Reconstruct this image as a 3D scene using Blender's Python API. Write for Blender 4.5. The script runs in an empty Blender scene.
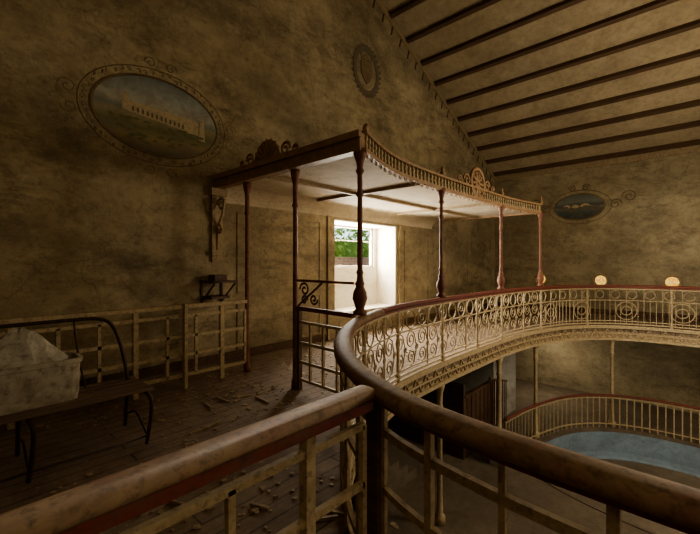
import bpy, bmesh, math, random, bisect
from mathutils import Vector, Matrix
from mathutils.geometry import tessellate_polygon
random.seed(7)
scn=bpy.context.scene
col=scn.collection

# ---------------------------------------------------------------- materials
def new_mat(name):
    m=bpy.data.materials.new(name); m.use_nodes=True
    nt=m.node_tree; b=nt.nodes.get('Principled BSDF')
    return m,nt,b
def noise(nt,vec,scale,detail=6,rough=.6,dist=0.):
    n=nt.nodes.new('ShaderNodeTexNoise'); n.inputs['Scale'].default_value=scale
    n.inputs['Detail'].default_value=detail; n.inputs['Roughness'].default_value=rough
    n.inputs['Distortion'].default_value=dist
    nt.links.new(vec,n.inputs['Vector']); return n.outputs['Fac']
def ramp(nt,fac,a,b,ca=(0,0,0,1),cb=(1,1,1,1)):
    r=nt.nodes.new('ShaderNodeValToRGB'); r.color_ramp.elements[0].position=a; r.color_ramp.elements[1].position=b
    r.color_ramp.elements[0].color=ca; r.color_ramp.elements[1].color=cb
    nt.links.new(fac,r.inputs[0]); return r.outputs[0]
def mix(nt,fac,a,b,mode='MIX'):
    m=nt.nodes.new('ShaderNodeMix'); m.data_type='RGBA'; m.blend_type=mode
    def put(sock,v):
        if isinstance(v,bpy.types.NodeSocket): nt.links.new(v,sock)
        elif isinstance(v,(int,float)): sock.default_value=v
        else: sock.default_value=(v[0],v[1],v[2],1)
    put(m.inputs[0],fac); put(m.inputs[6],a); put(m.inputs[7],b)
    return m.outputs[2]
def scaled(nt,fac,k):
    m=nt.nodes.new('ShaderNodeMath'); m.operation='MULTIPLY'; nt.links.new(fac,m.inputs[0]); m.inputs[1].default_value=k; return m.outputs[0]
def mul(nt,a,b_):
    m=nt.nodes.new('ShaderNodeMath'); m.operation='MULTIPLY'; nt.links.new(a,m.inputs[0]); nt.links.new(b_,m.inputs[1]); return m.outputs[0]
def mapping(nt,vec,scale=(1,1,1),rot=(0,0,0),loc=(0,0,0)):
    m=nt.nodes.new('ShaderNodeMapping'); m.inputs['Scale'].default_value=scale; m.inputs['Rotation'].default_value=rot; m.inputs['Location'].default_value=loc
    nt.links.new(vec,m.inputs['Vector']); return m.outputs[0]
def bump(nt,b,h,strength=.3,dist=.02):
    n=nt.nodes.new('ShaderNodeBump'); n.inputs['Strength'].default_value=strength; n.inputs['Distance'].default_value=dist
    nt.links.new(h,n.inputs['Height']); nt.links.new(n.outputs[0],b.inputs['Normal'])
def plaster(name,base,light,dark,stain=.7,crack=.3,rough=.9,streak=.7,seed=0.):
    m,nt,b=new_mat(name)
    tc=nt.nodes.new('ShaderNodeTexCoord'); v=mapping(nt,tc.outputs['Object'],loc=(seed,seed,seed))
    n1=noise(nt,v,.4,8,.65,.3)
    c=mix(nt,ramp(nt,n1,.34,.66),base,light)
    n0=noise(nt,mapping(nt,v,(.8,.8,1.2),(0,.5,0)),.6,9,.65,.2)
    c=mix(nt,scaled(nt,ramp(nt,n0,.42,.68),stain*.65),c,dark)
    # pale flaked areas with ragged edges
    n6=noise(nt,v,1.4,11,.76,0)
    c=mix(nt,scaled(nt,ramp(nt,n6,.55,.60),.35),c,light)
    # soft sooty smudges, broken up by a broader mask
    n2=noise(nt,mapping(nt,v,(1,1,1.5),(0,.5,0)),1.6,11,.76,.15)
    c=mix(nt,scaled(nt,mul(nt,ramp(nt,n2,.46,.66),ramp(nt,noise(nt,v,.7,4,.6,0),.36,.60)),stain*.85),c,dark)
    # faint sweeping marks
    n4=noise(nt,mapping(nt,v,(.6,.6,2.2),(0,-.45,0)),2.1,11,.76,.3)
    c=mix(nt,scaled(nt,mul(nt,ramp(nt,n4,.50,.66),ramp(nt,noise(nt,v,.5,3,.5,0),.40,.58)),streak*.8),c,dark)
    n5=noise(nt,v,8,12,.88,0)
    c=mix(nt,scaled(nt,ramp(nt,n5,.48,.64),.55),c,dark)
    vo=nt.nodes.new('ShaderNodeTexVoronoi'); vo.feature='DISTANCE_TO_EDGE'; vo.inputs['Scale'].default_value=.4
    wn=nt.nodes.new('ShaderNodeTexNoise'); wn.inputs['Scale'].default_value=2.5; wn.inputs['Detail'].default_value=6; nt.links.new(v,wn.inputs['Vector'])
    ad=nt.nodes.new('ShaderNodeVectorMath'); ad.operation='MULTIPLY_ADD'; nt.links.new(wn.outputs['Color'],ad.inputs[0]); ad.inputs[1].default_value=(.7,.7,.7); nt.links.new(v,ad.inputs[2])
    nt.links.new(ad.outputs[0],vo.inputs['Vector'])
    ck=ramp(nt,vo.outputs['Distance'],.0,.006,(1,1,1,1),(0,0,0,1))
    c=mix(nt,scaled(nt,ck,crack),c,tuple(x*.4 for x in dark))
    nt.links.new(c,b.inputs['Base Color']); b.inputs['Roughness'].default_value=rough
    bump(nt,b,noise(nt,v,14,9,.75),.6,.03)
    return m
def paint(name,base,alt,dark,scale=14,rough=.6,metal=0,amt=.6,dk=.5):
    m,nt,b=new_mat(name)
    tc=nt.nodes.new('ShaderNodeTexCoord'); v=tc.outputs['Object']
    c=mix(nt,scaled(nt,ramp(nt,noise(nt,v,scale,8,.65,.4),.45,.6),amt),base,alt)
    c=mix(nt,scaled(nt,ramp(nt,noise(nt,v,scale*2.3,8,.7,.3),.50,.66),dk),c,dark)
    nt.links.new(c,b.inputs['Base Color']); b.inputs['Roughness'].default_value=rough; b.inputs['Metallic'].default_value=metal
    bump(nt,b,noise(nt,v,scale*5,5,.6),.2,.004)
    return m
def wood(name,base,dark,axis='X',scale=1.,rough=.6,alt=None):
    m,nt,b=new_mat(name)
    tc=nt.nodes.new('ShaderNodeTexCoord')
    sc={'X':(1,12,12),'Y':(12,1,12),'Z':(12,12,1),'N':(4,4,6)}[axis]
    v=mapping(nt,tc.outputs['Object'],sc)
    n=noise(nt,v,1.6*scale,8,.65,.6)
    c=mix(nt,ramp(nt,n,.35,.65),dark,base)
    if alt:
        c=mix(nt,scaled(nt,ramp(nt,noise(nt,tc.outputs['Object'],3.5,7,.65),.47,.58),.8),c,alt)
        c=mix(nt,scaled(nt,ramp(nt,noise(nt,tc.outputs['Object'],24,8,.75),.50,.62),.75),c,tuple(x*.5 for x in dark))
    nt.links.new(c,b.inputs['Base Color']); b.inputs['Roughness'].default_value=rough
    bump(nt,b,n,.25,.005); return m
def boards(name,c1,c2,gap,dust,w=.14,l=2.2):
    m,nt,b=new_mat(name)
    tc=nt.nodes.new('ShaderNodeTexCoord'); v=tc.outputs['Object']
    br=nt.nodes.new('ShaderNodeTexBrick'); br.inputs['Scale'].default_value=1; br.inputs['Mortar Size'].default_value=.007
    br.inputs['Brick Width'].default_value=l; br.inputs['Row Height'].default_value=w
    br.inputs['Color1'].default_value=(*c1,1); br.inputs['Color2'].default_value=(*c2,1); br.inputs['Mortar'].default_value=(*gap,1)
    nt.links.new(v,br.inputs['Vector'])
    c=mix(nt,scaled(nt,ramp(nt,noise(nt,v,1.3,9,.7,.8),.36,.60),.7),br.outputs['Color'],dust)
    c=mix(nt,scaled(nt,br.outputs['Fac'],.5),c,gap)
    c=mix(nt,scaled(nt,ramp(nt,noise(nt,v,14,8,.75,.4),.54,.66),.7),c,tuple(x*1.3 for x in dust))
    c=mix(nt,scaled(nt,ramp(nt,noise(nt,mapping(nt,v,(1,9,1)),5,7,.7),.5,.7),.6),c,tuple(x*.4 for x in c1))
    nt.links.new(c,b.inputs['Base Color']); b.inputs['Roughness'].default_value=.85
    bump(nt,b,br.outputs['Fac'],.4,.01); return m

M={}
M['gable']=plaster('plaster_gable',(.40,.315,.18),(.54,.45,.29),(.095,.072,.044),.95,.3,streak=.9)
M['far']=plaster('plaster_far',(.38,.305,.18),(.50,.42,.27),(.11,.087,.055),.8,.25,seed=11.,streak=.8)
M['niche']=plaster('plaster_niche',(.74,.68,.55),(.82,.78,.68),(.45,.36,.24),.3,.2,seed=5.,streak=.2)
M['ceil']=plaster('plaster_ceiling',(.46,.37,.23),(.56,.46,.31),(.19,.14,.085),.6,.05,seed=23.,streak=.4)
M['canc']=plaster('plaster_canopy',(.56,.48,.34),(.66,.58,.44),(.28,.21,.13),.55,.3,seed=31.,streak=.4)
M['cream']=paint('cream_paint',(.50,.395,.24),(.38,.285,.165),(.11,.065,.038),14,.65,0,.7,.7)
M['creamd']=paint('cream_paint_worn',(.40,.305,.18),(.27,.195,.11),(.08,.05,.03),14,.7,0,.7,.6)
M['red']=paint('red_paint',(.20,.045,.03),(.16,.07,.045),(.06,.03,.022),9,.7,0,.8,.7)
M['post']=paint('post_red_brown',(.17,.06,.038),(.27,.145,.08),(.06,.03,.02),9,.65)
M['rail']=wood('handrail_wood',(.33,.22,.12),(.19,.115,.06),'N',1.,.68,(.23,.105,.06))
M['dwood']=wood('dark_wood',(.14,.075,.04),(.06,.03,.018),'Y',1.,.6)
M['bwood']=wood('beam_wood',(.15,.09,.05),(.07,.04,.022),'Y',1.,.8)
M['fascia']=paint('fascia_brown',(.30,.18,.095),(.40,.265,.14),(.10,.05,.028),7)
M['floor']=boards('gallery_boards',(.18,.115,.075),(.13,.085,.055),(.022,.015,.01),(.28,.215,.15))
M['lfloor']=plaster('floor_lower_screed',(.17,.13,.09),(.24,.19,.13),(.07,.05,.035),.7,.2,.8,seed=3.)
M['poolf']=plaster('pool_bottom_mud',(.20,.155,.105),(.27,.22,.155),(.09,.065,.045),.7,.2,.8,seed=9.)
M['blue']=plaster('pool_blue_paint',(.20,.29,.39),(.29,.38,.46),(.13,.15,.16),.8,.3,.7,seed=17.,streak=.5)
M['white']=plaster('whitewash',(.50,.48,.42),(.58,.57,.52),(.22,.18,.14),.7,.2,seed=41.)
M['iron']=paint('bench_iron',(.05,.033,.025),(.11,.05,.03),(.02,.015,.012),20,.5,.5)
M['slat']=wood('bench_slats',(.22,.15,.095),(.11,.07,.045),'X',1.,.8)
M['crate']=paint('tub_grey',(.42,.37,.29),(.29,.24,.175),(.12,.085,.055),6,.9,0,.8,.7)
M['sack']=paint('plaster_lumps',(.46,.43,.36),(.32,.29,.23),(.17,.14,.10),7,.95,0,.8,.7)
M['paintbrown']=plaster('mural_brown',(.24,.175,.10),(.34,.265,.155),(.08,.055,.032),.8,.2,seed=51.)
M['wincol']=paint('window_white',(.6,.57,.5),(.5,.45,.35),(.25,.2,.15),10)
M['mbld']=paint('mural_building',(.52,.42,.27),(.40,.32,.20),(.2,.15,.09),12,.9,0,.7,.6)
M['mdark']=paint('mural_dark',(.15,.125,.09),(.19,.145,.09),(.08,.06,.04),12,.9)  # dark mural paint for arcade, trees and crest ring
M['mgreen']=paint('mural_foliage',(.15,.15,.07),(.22,.18,.09),(.06,.055,.03),14,.9)
def mural_mat(name,zc,h,cols):
    m,nt,b=new_mat(name); tc=nt.nodes.new('ShaderNodeTexCoord'); v=tc.outputs['Object']
    sp=nt.nodes.new('ShaderNodeSeparateXYZ'); nt.links.new(v,sp.inputs[0])
    ad=nt.nodes.new('ShaderNodeMath'); ad.operation='MULTIPLY_ADD'; nt.links.new(noise(nt,v,3,8,.7,.3),ad.inputs[0]); ad.inputs[1].default_value=.22; nt.links.new(sp.outputs['Z'],ad.inputs[2])
    mr=nt.nodes.new('ShaderNodeMapRange'); nt.links.new(ad.outputs[0],mr.inputs[0]); mr.inputs[1].default_value=zc-h+.11; mr.inputs[2].default_value=zc+h+.11
    r=nt.nodes.new('ShaderNodeValToRGB'); e=r.color_ramp.elements
    e[0].position=0; e[0].color=(*cols[0][1],1); e[1].position=1; e[1].color=(*cols[-1][1],1)
    for p,c in cols[1:-1]:
        q=e.new(p); q.color=(*c,1)
    nt.links.new(mr.outputs[0],r.inputs[0])
    c=mix(nt,scaled(nt,ramp(nt,noise(nt,v,5,9,.75,.6),.42,.65),.6),r.outputs[0],(.17,.145,.105))
    nt.links.new(c,b.inputs['Base Color']); b.inputs['Roughness'].default_value=.85; return m
M['mural1']=mural_mat('mural_landscape',3.68,.54,[(0,(.12,.10,.06)),(.2,(.30,.24,.13)),(.34,(.17,.17,.08)),(.46,(.32,.27,.16)),(.54,(.22,.24,.21)),(.62,(.46,.44,.36)),(.8,(.34,.37,.34)),(1,(.18,.21,.21))])
M['mural2']=mural_mat('mural_seascape',3.44,.46,[(0,(.07,.07,.055)),(.2,(.06,.07,.06)),(.4,(.09,.12,.12)),(.5,(.24,.22,.16)),(.56,(.07,.08,.06)),(.7,(.20,.22,.20)),(1,(.09,.12,.12))])
m,nt,b=new_mat('amber_glass'); 
for n in list(nt.nodes):
    if n.type=='BSDF_PRINCIPLED': nt.nodes.remove(n)
t=nt.nodes.new('ShaderNodeBsdfTransparent'); tc=nt.nodes.new('ShaderNodeTexCoord')
nt.links.new(ramp(nt,noise(nt,tc.outputs['Object'],12,3),.4,.6,(1,.66,.25,1),(1,.85,.55,1)),t.inputs[0])
nt.links.new(t.outputs[0],nt.nodes['Material Output'].inputs[0]); M['amber']=m
m,nt,b=new_mat('brick_outside'); tc=nt.nodes.new('ShaderNodeTexCoord'); br=nt.nodes.new('ShaderNodeTexBrick')
nt.links.new(mapping(nt,tc.outputs['Object'],rot=(math.pi/2,0,0)),br.inputs['Vector']); br.inputs['Scale'].default_value=2.5
br.inputs['Color1'].default_value=(.50,.27,.18,1); br.inputs['Color2'].default_value=(.66,.42,.31,1); br.inputs['Mortar'].default_value=(.7,.65,.6,1)
nt.links.new(br.outputs['Color'],b.inputs['Base Color']); M['brick']=m
M['leaf']=paint('hedge_leaf',(.30,.48,.10),(.45,.60,.16),(.12,.24,.05),5,.9)
M['grass']=paint('grass',(.2,.25,.1),(.3,.3,.15),(.1,.12,.05),2,.9)

# ---------------------------------------------------------------- builder
class B:
    def __init__(s): s.v=[]; s.f=[]
    def add(s,vs,fs):
        o=len(s.v); s.v+= [tuple(v) for v in vs]; s.f+=[tuple(i+o for i in f) for f in fs]
    def box(s,x0,x1,y0,y1,z0,z1):
        s.add([(x0,y0,z0),(x1,y0,z0),(x1,y1,z0),(x0,y1,z0),(x0,y0,z1),(x1,y0,z1),(x1,y1,z1),(x0,y1,z1)],
              [(0,3,2,1),(4,5,6,7),(0,1,5,4),(1,2,6,5),(2,3,7,6),(3,0,4,7)])
    def bar(s,p0,p1,w,h,up=(0,0,1)):
        p0=Vector(p0);p1=Vector(p1); t=(p1-p0).normalized(); u=Vector(up)
        if abs(t.dot(u))>.98: u=Vector((1,0,0))
        r=t.cross(u).normalized()*w/2; u=r.cross(t).normalized()*h/2
        vs=[p+a*r+b_*u for p in (p0,p1) for a,b_ in ((-1,-1),(1,-1),(1,1),(-1,1))]
        s.add(vs,[(0,1,2,3),(7,6,5,4),(0,4,5,1),(1,5,6,2),(2,6,7,3),(3,7,4,0)])
    def tube(s,pts,r,n=6,closed=False):
        pts=[Vector(p) for p in pts]; N=len(pts); rs=r if isinstance(r,(list,tuple)) else [r]*N
        rings=[]; prev=None
        for i in range(N):
            if closed: t=(pts[(i+1)%N]-pts[i-1])
            else: t=pts[min(i+1,N-1)]-pts[max(i-1,0)]
            t.normalize()
            if prev is None:
                a=Vector((0,0,1)) if abs(t.z)<.9 else Vector((1,0,0))
                if closed:
                    nn=(pts[1]-pts[0]).cross(pts[N//3]-pts[0]); 
                    if nn.length>1e-9: a=nn.normalized()
                prev=a
            u=(prev-t*prev.dot(t)).normalized(); prev=u; w=t.cross(u)
            rings.append([pts[i]+(u*math.cos(k*2*math.pi/n)+w*math.sin(k*2*math.pi/n))*rs[i] for k in range(n)])
        vs=[v for R in rings for v in R]; fs=[]
        for i in range(N if closed else N-1):
            j=(i+1)%N
            for k in range(n): l=(k+1)%n; fs.append((i*n+k,i*n+l,j*n+l,j*n+k))
        if not closed: fs+= [tuple(range(n-1,-1,-1)),tuple((N-1)*n+k for k in range(n))]
        s.add(vs,fs)
    def lathe(s,c,prof,n=12):
        vs=[];fs=[]
        for r,z in prof:
            for k in range(n): a=k*2*math.pi/n; vs.append((c[0]+r*math.cos(a),c[1]+r*math.sin(a),z))
        for i in range(len(prof)-1):
            for k in range(n): l=(k+1)%n; fs.append((i*n+k,i*n+l,(i+1)*n+l,(i+1)*n+k))
        fs+=[tuple(range(n-1,-1,-1)),tuple((len(prof)-1)*n+k for k in range(n))]
        s.add(vs,fs)
    def sweep(s,pts,prof):
        vs=[];fs=[];n=len(prof)
        for p,o in pts:
            for u,z in prof: vs.append((p[0]+o[0]*u,p[1]+o[1]*u,z))
        for i in range(len(pts)-1):
            for k in range(n): l=(k+1)%n; fs.append((i*n+k,i*n+l,(i+1)*n+l,(i+1)*n+k))
        fs+=[tuple(range(n-1,-1,-1)),tuple((len(pts)-1)*n+k for k in range(n))]
        s.add(vs,fs)
    def poly(s,loops,f0,f1):
        tris=tessellate_polygon([[Vector((p[0],p[1],0)) for p in L] for L in loops])
        flat=[p for L in loops for p in L]; N=len(flat)
        vs=[f0(*p) for p in flat]+[f1(*p) for p in flat]
        fs=[tuple(t) for t in tris]+[tuple(i+N for i in t[::-1]) for t in tris]
        o=0
        for L in loops:
            n=len(L)
            for i in range(n): j=(i+1)%n; fs.append((o+i,o+j,o+j+N,o+i+N))
            o+=n
        s.add(vs,fs)
    def ring(s,c,t,R,r,n=16,m=5,up=(0,0,1),sq=1.):
        c=Vector(c);t=Vector(t);u=Vector(up)
        s.tube([c+t*math.cos(a*2*math.pi/n)*R+u*math.sin(a*2*math.pi/n)*R*sq for a in range(n)],r,m,True)
    def obj(s,name,mat,parent=None,smooth=False,bev=0):
        me=bpy.data.meshes.new(name); me.from_pydata(s.v,[],s.f); me.update()
        bm=bmesh.new(); bm.from_mesh(me); bmesh.ops.recalc_face_normals(bm,faces=bm.faces); bm.to_mesh(me); bm.free()
        me.materials.append(mat if not isinstance(mat,str) else M[mat])
        o=bpy.data.objects.new(name,me); col.objects.link(o)
        if smooth: 
            for p in me.polygons: p.use_smooth=True
        if bev:
            md=o.modifiers.new('bev','BEVEL'); md.width=bev; md.segments=2; md.limit_method='ANGLE'
        if parent: o.parent=parent
        return o
def empty(name):
    e=bpy.data.objects.new(name,None); col.objects.link(e); e.empty_display_size=.2; return e

# ---------------------------------------------------------------- path of the gallery opening
CP=[(1.22,-4.6),(1.22,-3),(1.22,-1.3),(1.22,-.2),(1.24,.5),(1.37,1.05),(1.72,1.62),(2.3,2.16),(3.05,2.6),(4.15,2.95),(5.5,3.04),(6.8,3.04),(7.95,3.02),(9.0,2.92),(9.9,2.72),(10.8,2.38),(11.5,1.75),(11.85,.9),(11.92,-.3),(11.92,-2.4),(11.92,-4.6)]
def catmull(P,k=14):
    out=[]
    for i in range(len(P)-1):
        p0=Vector(P[max(i-1,0)]);p1=Vector(P[i]);p2=Vector(P[i+1]);p3=Vector(P[min(i+2,len(P)-1)])
        for j in range(k):
            t=j/k
            out.append(.5*((2*p1)+(-p0+p2)*t+(2*p0-5*p1+4*p2-p3)*t*t+(-p0+3*p1-3*p2+p3)*t**3))
    out.append(Vector(P[-1])); return out
PATH=catmull(CP,10); CUM=[0]
for i in range(1,len(PATH)): CUM.append(CUM[-1]+(PATH[i]-PATH[i-1]).length)
def at(s):
    s=max(0,min(CUM[-1]-1e-6,s)); 
    i=max(0,bisect.bisect_right(CUM,s)-1); i=min(i,len(PATH)-2)
    f=(s-CUM[i])/(CUM[i+1]-CUM[i]); p=PATH[i].lerp(PATH[i+1],f)
    def tan(j):
        return (PATH[min(j+1,len(PATH)-1)]-PATH[max(j-1,0)]).normalized()
    t=tan(i).lerp(tan(i+1),f).normalized(); return p,t
def s_of(x,y):
    q=Vector((x,y)); i=min(range(len(PATH)),key=lambda k:(PATH[k]-q).length); return CUM[i]
def P3(s,z,off=0):
    p,t=at(s); return Vector((p.x-t.y*off,p.y+t.x*off,z))
def samples(s0,s1,ds=.12):
    n=max(2,int((s1-s0)/ds)); out=[]
    for i in range(n+1):
        p,t=at(s0+(s1-s0)*i/n); out.append((p,Vector((-t.y,t.x))))
    return out
def rect(w,z0,z1,off=0): return [(off-w/2,z0),(off+w/2,z0),(off+w/2,z1),(off-w/2,z1)]
def handprof(w,zt,h):
    return [(-w*.38,zt-h),(w*.38,zt-h),(w*.5,zt-h*.75),(w*.5,zt-h*.35),(w*.36,zt-h*.08),(w*.12,zt),(-w*.12,zt),(-w*.36,zt-h*.08),(-w*.5,zt-h*.35),(-w*.5,zt-h*.75)]

YW=5.7; XE=14.3; XW=-4.; YS=-5.6; LF=-2.6; EAVE=4.9; SL=.437; RX=4.; RZ=EAVE+SL*(XE-RX)
def roofz(x): return RZ-SL*abs(x-RX)
# ---------------------------------------------------------------- shell
b=B()
outer=[(XW,LF),(XE,LF),(XE,EAVE),(RX,RZ),(XW,roofz(XW))]
niche=[(5.72,.5),(7.95,.5),(7.95,2.54),(5.72,2.54)]
vent=[(13.85+.13*math.cos(a*math.pi/8),4.52+.13*math.sin(a*math.pi/8)) for a in range(16)]
b.poly([outer,niche,vent],lambda x,z:(x,YW,z),lambda x,z:(x,YW+.6,z)); b.obj('wall_left','gable')
b=B(); win=[(5.6,1.5),(7.78,1.5),(7.78,2.5),(5.6,2.5)]
b.poly([[(5.3,.3),(8.4,.3),(8.4,2.8),(5.3,2.8)],win],lambda x,z:(x,YW+.601,z),lambda x,z:(x,YW+.75,z))
b.box(7.9,7.949,YW+.001,YW+.6,.5,2.54); b.box(5.721,7.949,YW+.001,YW+.6,.501,.53)
b.box(5.721,7.949,YW+.001,YW+.6,2.51,2.539)
b.obj('window_niche','niche')
E=empty('window_1'); b=B()
for x in (5.62,7.74): b.box(x-.025,x+.025,YW+.64,YW+.70,1.5,2.5)
b.box(5.6,7.78,YW+.64,YW+.70,1.5,1.54); b.box(5.6,7.78,YW+.64,YW+.70,2.46,2.5); b.box(5.6,7.78,YW+.66,YW+.68,2.14,2.165)
b.obj('frame','wincol',E)
b=B()
holes=[]
for yy in (4.1,2.33,.58,-1.2,-3.0):
    holes.append([(yy+.18*math.cos(a*math.pi/10),1.04+.18*math.sin(a*math.pi/10)) for a in range(20)])
b.poly([[(YS,LF),(YW,LF),(YW,EAVE),(YS,EAVE)]]+holes,lambda y,z:(XE,y,z),lambda y,z:(XE+.25,y,z)); b.obj('wall_back','far')
for i,yy in enumerate((4.1,2.33,.58,-1.2,-3.0)):
    E=empty('window_%d'%(i+2)); b=B(); b.ring((XE-.01,yy,1.04),(0,1,0),.2,.03,24,6); b.obj('frame','creamd',E,True)
    b=B(); b.ring((XE+.1,yy,1.04),(0,1,0),.17,.012,24,5)
    b.obj('glazing_bar','creamd',E)
    b=B(); b.poly([[(yy+.178*math.cos(a*math.pi/10),1.04+.178*math.sin(a*math.pi/10)) for a in range(20)]],lambda y,z:(XE+.12,y,z),lambda y,z:(XE+.125,y,z)); b.obj('glass','amber',E)
b=B(); b.box(XW,XE,YS-.25,YS,LF,RZ); b.obj('wall_right','far')
b=B(); b.box(XW-.25,XW,YS,YW,LF,roofz(XW)); b.obj('wall_front','far')
b=B()
for x0,x1 in ((RX,XE+.3),(XW-.3,RX)):
    b.poly([[(x0,YS-.3),(x1,YS-.3),(x1,YW+.7),(x0,YW+.7)]],lambda x,y:(x,y,roofz(x)+.001),lambda x,y:(x,y,roofz(x)+.2))
b.obj('ceiling','ceil')
E=empty('ceiling_beams'); b=B(); k=0
for i in range(14):
    x=14.12-.72*i
    z=roofz(x)-.06; ang=math.atan(SL)
    n=Vector((math.sin(ang),0,math.cos(ang)))
    b.bar((x,YS,z),(x,YW-.001,z),.10,.13,n)
b.obj('purlins','bwood',E)
b=B()
b.bar((XE-.05,YW-.03,EAVE-.13),(RX,YW-.03,RZ-.13),.05,.10); b.bar((RX,YW-.03,RZ-.13),(XW,YW-.03,roofz(XW)-.13),.05,.10)
b.bar((XE-.03,YS,EAVE-.13),(XE-.03,YW,EAVE-.13),.05,.18)
b.obj('trim_1','creamd')
b=B()
for i in range(30):
    x=13.9-.36*i
    b.bar((x,YW-.012,roofz(x)-.2),(x-.06,YW-.012,roofz(x)-.42),.03,.02,(0,1,0))
b.obj('rafter_shadow_ticks','bwood')  # dark ticks at the rafter ends, put in for the notch shadows

# floors
loop=[tuple(p) for p in PATH]
b=B(); b.poly([[(XW,YS),(XE,YS),(XE,YW),(XW,YW)],loop],lambda x,y:(x,y,-.14),lambda x,y:(x,y,0)); b.obj('gallery_floor','floor')
s8=s_of(8.6,2.97)
farp=[at(s8+(CUM[-1]-s8)*i/70)[0] for i in range(71)]
nearp=catmull([(11.92,-4.6),(10.3,-4.7),(8.8,-3.9),(7.9,-2.4),(7.5,-.5),(7.55,1.0),(7.9,2.2),(8.6,2.97)],8)
PL=[tuple(p) for p in farp]+[tuple(p) for p in nearp[1:-1]]
b=B(); b.poly([[(XW,YS),(XE,YS),(XE,YW),(XW,YW)],PL],lambda x,y:(x,y,LF-.2),lambda x,y:(x,y,LF)); b.obj('floor','lfloor')
n=len(PL); PV=[Vector(p) for p in PL]; cen=sum(PV,Vector((0,0)))/n
def sc_(p,f): return cen+(p-cen)*f
def ringz(f,z): return [(sc_(p,f).x,sc_(p,f).y,z) for p in PV]
def skin(b,R):
    vs=[v for r in R for v in r]; fs=[]
    for i in range(len(R)-1):
        for k in range(n): l=(k+1)%n; fs.append((i*n+k,i*n+l,(i+1)*n+l,(i+1)*n+k))
    b.add(vs,fs)
b=B(); skin(b,[ringz(.984,LF-.06),ringz(.980,LF-.56),ringz(.965,LF-.66),ringz(.94,LF-.70)]); b.obj('pool_wall','blue')
b=B(); skin(b,[ringz(.999,LF-.19),ringz(.999,LF+.012),ringz(.982,LF+.012),ringz(.982,LF-.062)]); b.obj('pool_coping','lfloor')
b=B(); b.poly([[tuple(sc_(p,.945)) for p in PV]],lambda x,y:(x,y,LF-.84),lambda x,y:(x,y,LF-.702)); b.obj('pool_bottom','poolf')

# gallery edge beam
S=samples(0,CUM[-1],.12)
E=empty('gallery_edge')
b=B(); b.sweep(S,rect(.1,-.30,-.141,.05)); b.sweep(S,rect(.05,-.05,.03,-.028)); b.sweep(S,rect(.07,-.35,-.29,-.0)); b.sweep(S,rect(.04,-.19,-.165,-.012)); b.obj('edge_beam','cream',E)
b=B(); s=s_of(2.3,2.1)
while s<CUM[-1]-.5:
    b.bar(P3(s,-.28,-.012),P3(s+.15,-.07,-.012),.02,.026); b.bar(P3(s+.15,-.07,-.012),P3(s+.30,-.28,-.012),.02,.026)
    p,t=at(s+.15); b.ring(P3(s+.15,-.23,-.014),(t.x,t.y,0),.035,.010,10,4); s+=.30
b.obj('edge_brackets','creamd',E)
b=B()
for i in range(18):
    x=2.9+.5*i
    if x<11.8: b.box(x-.04,x+.04,3.25,YW-.01,-.27,-.142)
for i in range(8):
    y=-4+.8*i; b.box(12.1,XE-.01,y-.04,y+.04,-.27,-.142)
b.obj('gallery_joists','creamd')

# ---------------------------------------------------------------- railings
RT=1.05
def scroll(b,c,t,R,r,turns=1.4,flip=1,start=0.,up=1):
    pts=[];n=int(18*turns)
    for i in range(n+1):
        f=i/n;a=start+f*turns*2*math.pi; rad=R*(1-.82*f)
        pts.append(Vector(c)+Vector(t)*math.cos(a)*rad*flip+Vector((0,0,1))*math.sin(a)*rad*up)
    b.tube(pts,r,4)
E=empty('gallery_railing')
sN=s_of(2.3,2.16); s97=s_of(9.9,2.72); sR=s_of(3.6,2.8)
b=B(); b.sweep(samples(0,sR,.08),handprof(.125,RT,.06)); b.obj('handrail','rail',E,True)
b=B(); b.sweep(samples(sR,CUM[-1],.12),handprof(.10,RT,.05)); b.obj('handrail_far','red',E,True)
b=B(); b.sweep(S,rect(.06,RT-.085,RT-.060)); b.obj('handrail_underside','red',E)
b=B()
S2=samples(sN,CUM[-1],.12)
for z,w,h in ((.945,.022,.022),(.66,.02,.02),(.14,.02,.02),(.07,.03,.03)): b.sweep(S2,rect(w,z-h/2,z+h/2))
s=sN+.1
i=0
while s<CUM[-1]-.2:
    p,t=at(s); t3=(t.x,t.y,0)
    if s<s97:
        b.ring(P3(s,.803),t3,.125,.011,18,5)
        if i%2==0: b.ring(P3(s,.803),t3,.05,.009,10,4)
        if i%4==0: b.bar(P3(s+.165,.07),P3(s+.165,.94),.018,.018)
        scroll(b,P3(s,.52),t3,.125,.010,1.6,1,math.pi/2,1)
        scroll(b,P3(s,.27),t3,.115,.010,1.6,-1,math.pi/2,-1)
        b.tube([P3(s,.645),P3(s+.09,.60),P3(s+.165,.40),P3(s+.09,.18),P3(s,.15)],.009,4)
        b.ring(P3(s+.165,.40),t3,.035,.010,8,4)
        s+=.33
    else:
        for q in (0,.12,.24): b.bar(P3(s+q,.07),P3(s+q,.945 if q==0 else .66),.012,.012)
        if i%3==0:
            b.ring(P3(s,.40),t3,.22,.011,20,5); b.ring(P3(s,.40),t3,.11,.011,16,5)
        b.ring(P3(s+.12,.803),t3,.10,.009,12,4)
        s+=.36
    i+=1
b.obj('ironwork','cream',E)
b=B()
posts_s=[s_of(3.05,2.6),s_of(4.2,2.95),s_of(5.5,3.04),s_of(6.8,3.04),s_of(7.95,3.02),s_of(9.75,2.76),s_of(11.2,2.05),s_of(11.9,.5),s_of(11.92,-1.3)]
for s in posts_s:
    p=P3(s,0); b.lathe((p.x,p.y),[(.035,.0),(.035,.1),(.022,.13),(.022,.5),(.034,.55),(.022,.6),(.022,.95),(.03,.99)],8)
b.obj('standards','cream',E)
b=B(); S3=samples(0,sN,.1)
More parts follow.
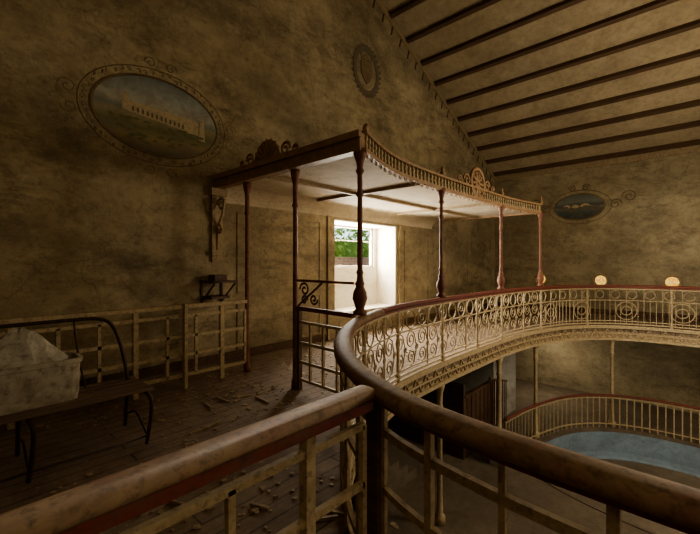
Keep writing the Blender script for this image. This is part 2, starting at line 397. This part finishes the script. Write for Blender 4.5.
for z,h in ((.84,.035),(.58,.03),(.16,.035)): b.sweep(S3,rect(.025,z-h/2,z+h/2))
ss=[s_of(1.37,1.05)+.3*k for k in range(-14,6)]
for k,s in enumerate(ss):
    if s>0: b.bar(P3(s,.005),P3(s,RT-.08),.03 if k%2 else .022,.03 if k%2 else .022)
for s in (s_of(1.72,1.62),s_of(2.0,1.9),s_of(2.3,2.16)):
    p,t=at(s); t3=(t.x,t.y,0)
    scroll(b,P3(s,.42),t3,.12,.012,1.5,1,math.pi/2,1); scroll(b,P3(s,.26),t3,.09,.012,1.5,-1,math.pi/2,-1)
b.obj('plain_bars','creamd',E)
b=B(); b.bar((1.38,1.10,.0),(1.38,1.10,RT-.055),.075,.075); b.obj('corner_post','dwood',E,bev=.006)

def lattice(b,p0,p1,zs,step,w=.028,top=RT-.06,bot=.005,pw=.045,pe=3):
    p0=Vector(p0);p1=Vector(p1);L=(p1-p0).length;t=(p1-p0)/L;n=max(1,round(L/step))
    for z in zs: b.bar((p0.x,p0.y,z),(p1.x,p1.y,z),w,w*1.15)
    for i in range(n+1):
        q=p0+t*(L*i/n)
        if i%pe==0: b.bar((q.x,q.y,bot),(q.x,q.y,top),pw,pw)
        else: b.bar((q.x,q.y,zs[0]),(q.x,q.y,zs[-1]),w,w)
def straight_handrail(b,p0,p1,w,zt,h):
    p0=Vector(p0);p1=Vector(p1);t=(p1-p0).normalized();o=Vector((-t.y,t.x))
    b.sweep([(p0,o),(p1,o)],handprof(w,zt,h))
E=empty('landing_railing')
b=B(); straight_handrail(b,(-3.9,1.10),(1.31,1.10),.11,RT-.002,.055); b.obj('handrail','rail',E,True)
b=B(); b.bar((-3.9,1.10,RT-.08),(1.31,1.10,RT-.08),.075,.04); b.obj('handrail_underside','red',E)
b=B(); lattice(b,(-3.9,1.10),(1.28,1.10),(.14,.36,.62,.88),.33,.026,RT-.09,pe=3); b.obj('lattice','cream',E)

E=empty('wall_side_railing')
b=B(); b.bar((-3.9,4.88,RT-.01),(3.06,4.88,RT-.01),.08,.05); b.obj('handrail','cream',E,bev=.008)
b=B(); lattice(b,(-3.9,4.88),(3.04,4.88),(.16,.42,.66,.92),.36,.034,RT-.03,pe=3,pw=.055); b.obj('lattice','cream',E)
b=B(); b.bar((2.15,4.84,.0),(2.15,4.84,1.08),.07,.04); b.obj('gate_upright','cream',E)

E=empty('canopy_gate')
b=B(); b.bar((3.1,3.76,RT-.02),(3.06,2.76,RT-.02),.07,.05); b.bar((3.1,3.76,1.38),(3.06,2.76,1.38),.03,.03); b.obj('handrail','red',E,bev=.006)
b=B(); lattice(b,(3.1,3.74),(3.06,2.78),(.14,.36,.6,.86),.24,.028,RT-.045,pe=5)
b.obj('lattice','cream',E)
b=B()
for c,R_,fl,u in (((3.1,3.62,1.27),.09,1,1),((3.1,3.45,1.16),.07,-1,-1),((3.1,3.62,1.14),.06,-1,1)): scroll(b,c,(0,1,0),R_,.014,1.4,fl,0,u)
b.bar((3.1,3.74,1.06),(3.1,3.3,1.36),.02,.02)
b.obj('scroll_ornament','dwood',E)
b=B(); b.bar((3.1,3.72,.0),(3.1,3.72,1.06),.05,.05); b.obj('gate_post','dwood',E)

E=empty('pool_railing')
sp0=s_of(8.3,3.0)
SP=[(p+o*.07,o) for p,o in samples(sp0,CUM[-1],.12)]
b=B(); b.sweep(SP,handprof(.07,LF+.85,.05)); b.obj('handrail','red',E,True)
b=B()
for z in (LF+.76,LF+.1): b.sweep(SP,rect(.025,z-.012,z+.012))
s=sp0
while s<CUM[-1]: b.bar(P3(s,LF+.001,.07),P3(s,LF+.8,.07),.026,.026); s+=.15
b.obj('balusters','cream',E)

for n_,(x,y) in enumerate(((3.05,2.66),(5.5,3.09),(7.95,3.08),(9.75,2.90),(11.76,1.66),(12.08,-.7),(12.08,-2.6))):
    E=empty('gallery_column' + ('' if n_==0 else '.%03d'%n_)); b=B(); z0=LF+.55 if n_==2 else LF
    b.lathe((x,y),[(.09,z0),(.09,z0+.12),(.055,z0+.16),(.045,z0+.5),(.04,-.75),(.06,-.72),(.045,-.68),(.05,-.5),(.08,-.40),(.08,-.351)],12)
    b.obj('shaft','cream',E,True)
b=B(); b.box(7.80,8.10,2.94,3.22,LF,LF+.5); b.box(7.77,8.13,2.91,3.25,LF+.5,LF+.549); b.obj('concrete_pier','white')

# ---------------------------------------------------------------- canopy
E=empty('canopy'); ZC=2.80
sc0=s_of(3.05,2.6); sc1=s_of(9.75,2.76)
front=[ (at(sc0+(sc1-sc0)*i/60)[0]) for i in range(61)]
pl=[(3.05,YW-.002),(3.05,2.66)]+[(p.x,p.y+.05) for p in front]+[(9.75,YW-.002)]
b=B(); b.poly([pl],lambda x,y:(x,y,ZC+.02),lambda x,y:(x,y,ZC+.07)); 
cv=[(YW-.003,ZC+.018)]+[(YW-.32+.317*math.sin(a*math.pi/16),ZC-.22+.238*math.cos(a*math.pi/16)) for a in range(9)]
m_=len(cv); b.add([(3.11,y,z) for y,z in cv]+[(9.69,y,z) for y,z in cv],[tuple(range(m_)),tuple(range(2*m_-1,m_-1,-1))]+[(k,(k+1)%m_,(k+1)%m_+m_,k+m_) for k in range(m_)])
b.obj('soffit','canc',E)
b=B()
b.box(4.9,4.96,3.0,YW-.33,ZC-.03,ZC+.019); b.box(7.5,7.56,3.1,YW-.33,ZC-.03,ZC+.019); b.box(3.1,9.7,4.35,4.40,ZC-.03,ZC+.019)
b.obj('soffit_battens','creamd',E)
b=B()
b.box(3.0,3.10,2.62,YW-.005,ZC-.02,ZC+.17); b.box(2.96,3.0,2.6,YW-.005,ZC+.12,ZC+.19); b.box(2.98,3.0,2.6,YW-.005,ZC-.02,ZC+.02)
b.box(9.70,9.80,2.8,YW-.005,ZC-.02,ZC+.18)
SF=samples(sc0,sc1,.1)
b.sweep(SF,rect(.05,ZC-.03,ZC+.02,0)); b.sweep(SF,rect(.06,ZC+.17,ZC+.205,0))
b.obj('fascia','fascia',E)
b=B(); s=sc0+.06
while s<sc1:
    p=P3(s,0); b.lathe((p.x,p.y),[(.012,ZC+.02),(.022,ZC+.05),(.012,ZC+.09),(.024,ZC+.12),(.012,ZC+.17)],6); s+=.11
b.obj('spindles','cream',E,True)
b=B(); s=sc0+.1
while s<sc1-.1:
    p,t=at(s); b.ring(P3(s,ZC-.045),(t.x,t.y,0),.03,.008,8,4); s+=.16
b.obj('valance_drops','fascia',E)
def fan(b,c,t,R,h,n=9,th=.03):
    c=Vector(c);t=Vector(t).normalized(); nrm=t.cross(Vector((0,0,1)))
    for i in range(n):
        a=math.pi*(i+.5)/n
        d=t*math.cos(a)*R+Vector((0,0,1))*math.sin(a)*h
        b.tube([c,c+d*.5,c+d*.85,c+d],[.012,.02,.032,.012],6)
    pts=[c+t*math.cos(math.pi*k/16)*R*.93+Vector((0,0,1))*math.sin(math.pi*k/16)*h*.93 for k in range(17)]
    m=len(pts); b.add([p+nrm*.012 for p in pts]+[p-nrm*.012 for p in pts],[tuple(range(m)),tuple(range(2*m-1,m-1,-1))]+[(k,k+1,k+1+m,k+m) for k in range(m-1)]+[(m-1,0,m,2*m-1)])
b=B(); fan(b,(3.02,4.30,ZC+.17),(0,1,0),.31,.31)
for sg in (-1,1):
    scroll(b,(3.02,4.30+sg*.40,ZC+.26),(0,1,0),.10,.022,1.4,sg); scroll(b,(3.02,4.30+sg*.60,ZC+.23),(0,1,0),.06,.018,1.4,sg)
b.obj('shell_crest','fascia',E,True)
b=B(); fan(b,(3.2,2.69,ZC+.2),(.8,.35,0),.10,.13,7); b.obj('corner_crest','fascia',E,True)
sw=s_of(6.75,3.04); p,t=at(sw); t3=Vector((t.x,t.y,0)); c=P3(sw,ZC+.28)
b=B(); b.ring(c,t3,.27,.035,28,7); b.ring(c,t3,.20,.012,24,5); b.ring(c,t3,.06,.03,14,6)
for k in range(10):
    a=k*math.pi/5; d=t3*math.cos(a)+Vector((0,0,1))*math.sin(a); b.tube([c+d*.03,c+d*.12,c+d*.24],[.016,.03,.016],6)
for sg in (-1,1):
    scroll(b,c+t3*sg*.42-Vector((0,0,.0)),t3,.12,.022,1.4,sg,0); scroll(b,c+t3*sg*.68-Vector((0,0,.03)),t3,.08,.018,1.4,sg,0)
b.obj('wheel_crest','fascia',E,True)
b=B()
for s,h in ((s_of(5.5,3.04),.08),(s_of(9.75,2.76),.12),(s_of(7.95,3.02),.08)):
    p=P3(s,0); b.lathe((p.x,p.y),[(.03,ZC+.2),(.05,ZC+.24),(.02,ZC+.28),(.03,ZC+.28+h*.5),(.004,ZC+.28+h)],8)
b.obj('finials','fascia',E,True)
def ornate(b,x,y,z0,zt,k=1.):
    H=[(.075,0),(.08,.03),(.05,.06),(.055,.09),(.085,.17),(.075,.24),(.045,.30),(.055,.33),(.04,.36),(.032,.42),(.045,.45),(.03,.48)]
    prof=[(r*k,z0+z) for r,z in H]
    prof+=[(.030*k,z0+.9),(.028*k,zt-.5),(.045*k,zt-.47),(.03*k,zt-.43),(.028*k,zt-.26),(.05*k,zt-.22),(.032*k,zt-.18),(.045*k,zt-.12),(.075*k,zt-.04),(.075*k,zt)]
    b.lathe((x,y),prof,14)
b=B(); b2=B()
for (x,y) in ((3.06,2.67),(5.5,3.06),(7.95,3.04),(9.73,2.79)):
    ornate(b,x,y,RT,ZC-.0,.95)
b.obj('front_posts','post',E,True)
for (x,y) in ((3.1,3.8),(3.1,4.91)):
    b2.lathe((x,y),[(.05,0),(.05,.1),(.033,.14),(.032,1.4),(.028,2.3),(.045,2.33),(.03,2.37),(.033,2.6),(.06,2.74),(.06,2.80)],10)
b2.obj('side_posts','post',E,True)
E=empty('wall_bracket'); b=B()
b.box(2.94,3.12,YW-.05,YW-.001,1.62,2.78); b.box(2.90,3.16,YW-.12,YW-.001,2.66,2.78); b.box(2.92,3.14,YW-.09,YW-.001,1.72,1.8)
scroll(b,(3.03,YW-.16,2.52),(0,1,0),.11,.025,1.4,1,0); scroll(b,(3.03,YW-.11,2.15),(0,1,0),.08,.02,1.4,-1,0,-1)
b.tube([(3.03,YW-.27,2.6),(3.03,YW-.2,2.35),(3.03,YW-.08,2.2),(3.03,YW-.05,1.9),(3.03,YW-.03,1.62)],.025,6)
b.obj('corbel','creamd',E)
E=empty('wall_shelf'); b=B()
b.box(2.75,3.15,5.25,YW-.002,1.30,1.33); b.box(2.8,3.1,5.4,YW-.002,1.05,1.09)
for x in (2.78,3.12): b.bar((x,YW-.02,.95),(x,YW-.02,1.3),.025,.025); b.bar((x,YW-.03,1.0),(x,5.28,1.29),.02,.02)
b.box(2.85,3.05,5.4,5.6,1.331,1.42)
b.obj('shelf_boards','dwood',E)
b=B()
def frame(b,x0,x1,z0,z1,w=.035,t=.02):
    b.box(x0,x1,YW-t,YW-.001,z1-w,z1); b.box(x0,x1,YW-t,YW-.001,z0,z0+w); b.box(x0,x0+w,YW-t,YW-.001,z0+w,z1-w); b.box(x1-w,x1,YW-t,YW-.001,z0+w,z1-w)
frame(b,3.4,5.3,1.1,2.45); frame(b,8.3,9.5,1.1,2.45); frame(b,10.2,12.0,.9,2.6); frame(b,12.3,13.9,.9,2.6)
frame(b,3.4,5.3,.15,.98); frame(b,8.3,9.5,.15,.98)
b.box(5.48,5.6,YW-.05,YW-.001,0,2.58); b.box(8.02,8.14,YW-.05,YW-.001,0,2.58)
b.obj('trim_3','gable')
b=B(); b.box(XW,5.45,YW-.02,YW-.001,0.001,.14); b.box(8.16,XE-.001,YW-.02,YW-.001,.001,.14); b.obj('baseboard_left','bwood')
b=B(); b.box(XE-.02,XE-.001,YS,YW-.03,.001,.14); b.obj('baseboard_back','bwood')

# ---------------------------------------------------------------- murals
def ell(cx,cz,a,h,n=48,y=0): return [(cx+a*math.cos(k*2*math.pi/n),cz+h*math.sin(k*2*math.pi/n)) for k in range(n)]
def onwall(b,loops,y0,th=.004): b.poly(loops,lambda x,z:(x,y0,z),lambda x,z:(x,y0-th,z))
E=empty('oval_wall_painting'); cx,cz=2.18,3.68
b=B(); onwall(b,[ell(cx,cz,.84,.53)],YW-.001,.008); b.obj('landscape','mural1',E)
b=B()
b.tube([(p[0],YW-.006,p[1]) for p in ell(cx,cz,.86,.55,64)],.016,6,True)
b.tube([(p[0],YW-.002,p[1]) for p in ell(cx,cz,1.0,.67,64)],.007,5,True)
for k in range(56):
    a=k*2*math.pi/56+random.uniform(-.03,.03); q=random.uniform(.9,.97); px,pz=cx+q*math.cos(a),cz+(q-.31)*math.sin(a)
    scroll(b,(px,YW-.003,pz),(math.cos(a*2),0,math.sin(a)*.3),.035,.005,1.0)
for sg in (-1,1):
    scroll(b,(cx+sg*1.1,YW-.003,cz+.1),(1,0,0),.1,.005,1.3,sg); scroll(b,(cx+sg*1.08,YW-.003,cz-.14),(1,0,0),.09,.005,1.3,sg,0,-1)
    scroll(b,(cx+sg*.14,YW-.003,cz+.75),(1,0,0),.08,.005,1.3,sg); scroll(b,(cx+sg*.14,YW-.003,cz-.75),(1,0,0),.08,.005,1.3,sg,0,-1)
b.obj('wreath_border','paintbrown',E)
b=B(); y=YW-.0095
onwall(b,[[(cx-.42,cz-.02),(cx+.38,cz-.10),(cx+.38,cz+.10),(cx-.42,cz+.13)]],y,.002)
onwall(b,[[(cx+.38,cz-.12),(cx+.55,cz-.12),(cx+.55,cz+.08),(cx+.38,cz+.10)]],y,.002)
onwall(b,[[(cx-.5,cz-.0),(cx-.42,cz-.02),(cx-.42,cz+.2),(cx-.46,cz+.25),(cx-.5,cz+.2)]],y,.002)
onwall(b,[[(cx+.56,cz-.2),(cx+.66,cz-.2),(cx+.64,cz+.12),(cx+.58,cz+.12)]],y,.002)
b.obj('palace','mbld',E)
b=B(); y=YW-.012
for k in range(12):
    x=cx-.38+k*.062; zb=cz-.0-.08*k/12
    onwall(b,[[(x,zb),(x+.026,zb-.003),(x+.026,zb+.055),(x+.013,zb+.07),(x,zb+.055)]],y,.001)
b.obj('arcade','mdark',E)
b=B(); y=YW-.0095
for k in range(60):
    a=random.uniform(-.66,.6); hz=random.uniform(-.40,-.10)
    if (a/.8)**2+(hz/.5)**2<.85: onwall(b,[[(cx+a+random.uniform(.02,.07)*math.cos(j*math.pi/4),cz+hz+random.uniform(.008,.03)*math.sin(j*math.pi/4)) for j in range(8)]],y-random.uniform(.0,.003),.001)
b.obj('gardens','mgreen',E)

E=empty('small_oval_wall_painting'); cy,cz2=2.92,3.44
def one(b,loops,x0,th=.004): b.poly(loops,lambda y,z:(x0,y,z),lambda y,z:(x0-th,y,z))
b=B(); one(b,[ell(cy,cz2,.7,.40)],XE-.001,.008); b.obj('seascape','mural2',E)
b=B(); b.tube([(XE-.012,p[0],p[1]) for p in ell(cy,cz2,.72,.42)],.025,6,True)
b.tube([(XE-.003,p[0],p[1]) for p in ell(cy,cz2,.9,.55)],.012,5,True)
for sg in (-1,1):
    scroll(b,(XE-.005,cy+sg*1.0,cz2),(0,1,0),.16,.016,1.5,sg); scroll(b,(XE-.005,cy+sg*.2,cz2+.62),(0,1,0),.12,.014,1.5,sg)
    scroll(b,(XE-.005,cy+sg*1.35,cz2+.2),(0,1,0),.2,.016,1.5,-sg)
b.obj('wreath_border','paintbrown',E)
b=B(); 
for y0,y1,z0,z1 in ((-.3,-.05,-.03,.07),(.0,.2,-.03,.05),(.25,.45,-.03,.06)): one(b,[[(cy+y0,cz2+z0),(cy+y1,cz2+z0),(cy+y1,cz2+z1),(cy+(y0+y1)/2,cz2+z1+.04),(cy+y0,cz2+z1)]],XE-.0095,.002)
b.obj('village','mbld',E)
b=B()
for k in range(22):
    a=random.uniform(-.55,.55); one(b,[[(cy+a+.1*math.cos(j*math.pi/4),cz2+.0-.04*(k%4)+.04*math.sin(j*math.pi/4)) for j in range(8)]],XE-.0125-.0003*k,.001)
b.obj('trees','mdark',E)

E=empty('wall_crest'); cx,cz=6.76,6.05
b=B(); onwall(b,[ell(cx,cz,.46,.55,32),ell(cx,cz,.36,.44,32)],YW-.001,.012)
for k in range(28):
    a=k*2*math.pi/28; scroll(b,(cx+.48*math.cos(a),YW-.005,cz+.58*math.sin(a)),(1,0,0),.05,.010,1.1)
b.obj('laurel_ring','mdark',E)
b=B(); onwall(b,[[(cx-.2,cz+.2),(cx+.2,cz+.2),(cx+.2,cz-.05),(cx+.12,cz-.2),(cx,cz-.3),(cx-.12,cz-.2),(cx-.2,cz-.05)]],YW-.001,.02)
onwall(b,[[(cx-.18,cz+.24),(cx+.18,cz+.24),(cx+.22,cz+.38),(cx+.1,cz+.3),(cx,cz+.4),(cx-.1,cz+.3),(cx-.22,cz+.38)]],YW-.001,.02)
b.obj('shield_and_crown','paintbrown',E)

# ---------------------------------------------------------------- bench with tub
E=empty('bench')
def catmull3(P,k=8):
    P=[Vector(p) for p in P]; out=[]
    for i in range(len(P)-1):
        p0=P[max(i-1,0)];p1=P[i];p2=P[i+1];p3=P[min(i+2,len(P)-1)]
        for j in range(k):
            t=j/k; out.append(.5*((2*p1)+(-p0+p2)*t+(2*p0-5*p1+4*p2-p3)*t*t+(-p0+3*p1-3*p2+p3)*t**3))
    out.append(P[-1]); return out
b=B()
x0,x1=-.75,1.25
b.tube(catmull3([(x1-.02,3.98,.45),(x1-.05,4.05,.75),(x1-.12,4.1,1.0),(x1-.24,4.12,1.08),(x1-.5,4.12,1.09),(.2,4.12,1.09),(x0+.3,4.12,1.09),(x0+.1,4.1,1.0),(x0+.03,4.05,.75),(x0,3.98,.45)],6),.016,7)
b.tube(catmull3([(x1-.35,4.0,.45),(x1-.4,4.07,.8),(x1-.42,4.12,1.08)],5),.008,6)
for x in (x1,.45,x0):
    b.tube(catmull3([(x,4.02,.46),(x,3.8,.47),(x,3.6,.46),(x+.02,3.53,.40),(x+.02,3.54,.25),(x,3.58,.012)],6),.016,7)
    b.tube(catmull3([(x,4.02,.46),(x,4.1,.25),(x,4.14,.012)],6),.016,7)
    b.tube(catmull3([(x,3.58,.1),(x,3.85,.22),(x,4.12,.12)],6),.009,6)
b.tube([(x0,3.58,.08),(x1,3.58,.08)],.009,6)
b.obj('tube_frame','iron',E,True)
b=B()
for k in range(5): y=3.56+.11*k; b.box(x0-.05,x1+.05,y,y+.08,.475,.497)
b.obj('seat_slats','slat',E,bev=.004)
E2=empty('storage_tub'); b=B()
def tub(b,sx,z,n=28,e=6.,cx=.39,cy=3.86,hx=.42,hy=.17):
    out=[]
    for k in range(n):
        a=2*math.pi*k/n; c_,s_=math.cos(a),math.sin(a)
        out.append((cx+sx*hx*math.copysign(abs(c_)**(2/e),c_),cy+sx*hy*math.copysign(abs(s_)**(2/e),s_),z))
    return out
R=[tub(b,.95,.499),tub(b,.97,.58),tub(b,.99,.79),tub(b,1.03,.795),tub(b,1.03,.83),tub(b,.96,.832),tub(b,.94,.75)]
nn=28; vs=[v for r in R for v in r]; fs=[(i*nn+k,i*nn+(k+1)%nn,(i+1)*nn+(k+1)%nn,(i+1)*nn+k) for i in range(len(R)-1) for k in range(nn)]
fs+=[tuple(range(nn)),tuple((len(R)-1)*nn+k for k in range(nn))]
b.add(vs,fs); b.obj('tub','crate',E2)
b=B(); nn=14; prof=[(1.0,.755),(1.02,.82),(.84,.88),(.60,.95),(.44,1.01),(.26,1.06),(.08,1.09)]
vs=[];fs=[]
for i,(r,z) in enumerate(prof):
    for k in range(nn):
        a=k*2*math.pi/nn; w=1+random.uniform(-.13,.13)*(i>1); vs.append((.44+.30*r*w*math.cos(a),3.86+.13*r*w*math.sin(a),z+random.uniform(-.02,.02)*(i>1)))
for i in range(len(prof)-1):
    for k in range(nn): l=(k+1)%nn; fs.append((i*nn+k,i*nn+l,(i+1)*nn+l,(i+1)*nn+k))
fs.append(tuple((len(prof)-1)*nn+k for k in range(nn))); fs.append(tuple(range(nn-1,-1,-1))); b.add(vs,fs); b.obj('plaster_heap','sack',E2,False)

# debris
b=B()
for i in range(1500):
    x=random.uniform(-2,3.0) if i%4 else random.uniform(3.2,9); y=random.uniform(1.3,4.8) if x<2 else random.uniform(3.4,5.5)
    if x<1.4 and 3.4<y<4.3: continue
    r=random.uniform(.005,.028); a0=random.random()*6
    pts=[(x+r*random.uniform(.6,1.2)*math.cos(a0+j*1.256),y+r*random.uniform(.6,1.2)*math.sin(a0+j*1.256)) for j in range(5)]
    b.poly([pts],lambda u,v:(u,v,.001),lambda u,v:(u,v,.004+r*.3))
for i in range(40):
    x=random.uniform(-.5,2.6); y=random.uniform(1.6,4.6); a=random.random()*3; l=random.uniform(.1,.35)
    if x<1.4 and y>3.2: continue
    b.bar((x,y,.011),(x+l*math.cos(a),y+l*math.sin(a),.011),.02,.018)
b.obj('floor_debris','creamd')

# ---------------------------------------------------------------- lower level
b=B(); b.box(9.7,11.3,3.9,YW-.01,LF,-.28); b.obj('partition_block','white')
E=empty('changing_stall'); b=B()
b.box(7.6,7.66,3.7,YW-.02,LF,LF+1.6); b.box(7.66,9.3,3.7,3.75,LF,LF+1.3); b.box(7.66,9.3,3.68,3.77,LF+1.3,LF+1.36)
for k in range(7): b.box(7.75+.22*k,7.77+.22*k,3.685,3.70,LF,LF+1.3)
b.obj('panels','dwood',E)
E=empty('stair_railing'); b=B()
b.bar((8.6,3.55,LF+1.55),(9.65,3.55,LF+1.25),.05,.04); 
for k in range(9): b.bar((8.65+.12*k,3.55,LF),(8.65+.12*k,3.55,LF+1.53-.034*k),.02,.02)
b.obj('bars','dwood',E)
b=B()
for k in range(5): b.box(4.9+.3*k,5.2+.3*k,4.1,5.3,LF,LF+.9-.18*k)
b.obj('stone_steps','lfloor')

# ---------------------------------------------------------------- outside
b=B(); b.box(2,22,9,9.3,-.6,1.72); b.box(2,22,8.95,9.35,1.72,1.80); b.obj('garden_wall','brick')
b=B()
def leafs(cnt,fn):
    k=0
    while k<cnt:
        c=fn()
        if c is None: continue
        k+=1; r=random.uniform(.07,.14)
        q=[c+Vector((random.uniform(-1,1),random.uniform(-1,1),random.uniform(-1,1))).normalized()*r for _ in range(4)]
        b.add(q,[(0,1,2),(0,2,3),(0,3,1),(1,3,2)])
def hf():
    c=Vector((random.uniform(6.6,17),random.uniform(9.5,10.3),random.uniform(-.6,3.5)))
    if c.z>2.3+(c.x-7.6)*.5: return None
    return c
leafs(4600,hf)
b.box(7.8,17,9.8,10.3,-.6,2.5)
b.obj('hedge','leaf')
b=B(); b.box(-20,40,YW+.8,40,-.7,-.6); b.obj('ground','grass')

# ---------------------------------------------------------------- light
w=bpy.data.worlds.new('sky'); scn.world=w; w.use_nodes=True; nt=w.node_tree
sk=nt.nodes.new('ShaderNodeTexSky'); sk.sky_type='NISHITA'; sk.sun_disc=False; sk.sun_elevation=math.radians(40); sk.sun_rotation=math.radians(300)
bg=nt.nodes['Background']; nt.links.new(sk.outputs[0],bg.inputs[0]); bg.inputs[1].default_value=.45
def light(kind,name,loc,energy,color,size=1,target=None,sy=None):
    l=bpy.data.lights.new(name,kind); l.energy=energy; l.color=color
    if kind=='AREA':
        l.size=size
        if sy: l.shape='RECTANGLE'; l.size_y=sy
    elif kind in('POINT','SPOT'): l.shadow_soft_size=size
    o=bpy.data.objects.new(name,l); col.objects.link(o); o.location=loc
    if target: o.rotation_euler=(Vector(target)-Vector(loc)).to_track_quat('-Z','Y').to_euler()
    return o
l=light('SUN','sun',(0,-20,20),5.0,(1,.95,.85),target=(6,10,0)); l.data.angle=.02
light('AREA','window_daylight',(6.7,YW+.85,2.0),500,(1,.93,.80),2.1,(6.3,3.6,1.6),1.0)
light('POINT','hall_fill',(7.8,-.7,2.6),400,(1,.86,.63),.7)  # unseen warm fill, added to brighten the hall walls and ceiling
light('POINT','pool_fill',(9.0,-1.6,-1.0),130,(1,.90,.72),.4)  # added fill that lifts the pool and lower level, no fitting there
light('POINT','landing_fill',(-.2,-2.6,3.4),78,(1,.86,.63),.6)  # fill added behind the camera for the landing and gable wall
light('POINT','side_fill',(13.2,3.6,-1.2),34,(1,.88,.68),.3)  # hidden fill under the gallery, added to light the lower far wall

cam=bpy.data.cameras.new('camera'); co=bpy.data.objects.new('camera',cam); col.objects.link(co)
cam.sensor_width=36; cam.lens=380/700*36; cam.shift_y=-4/700; cam.clip_start=.02
co.location=(0,0,1.6); co.rotation_euler=(math.pi/2,0,-math.radians(47.4)); scn.camera=co
try:
    scn.view_settings.view_transform='AgX'; scn.view_settings.look='AgX - Medium High Contrast'
except Exception as e: print(e)
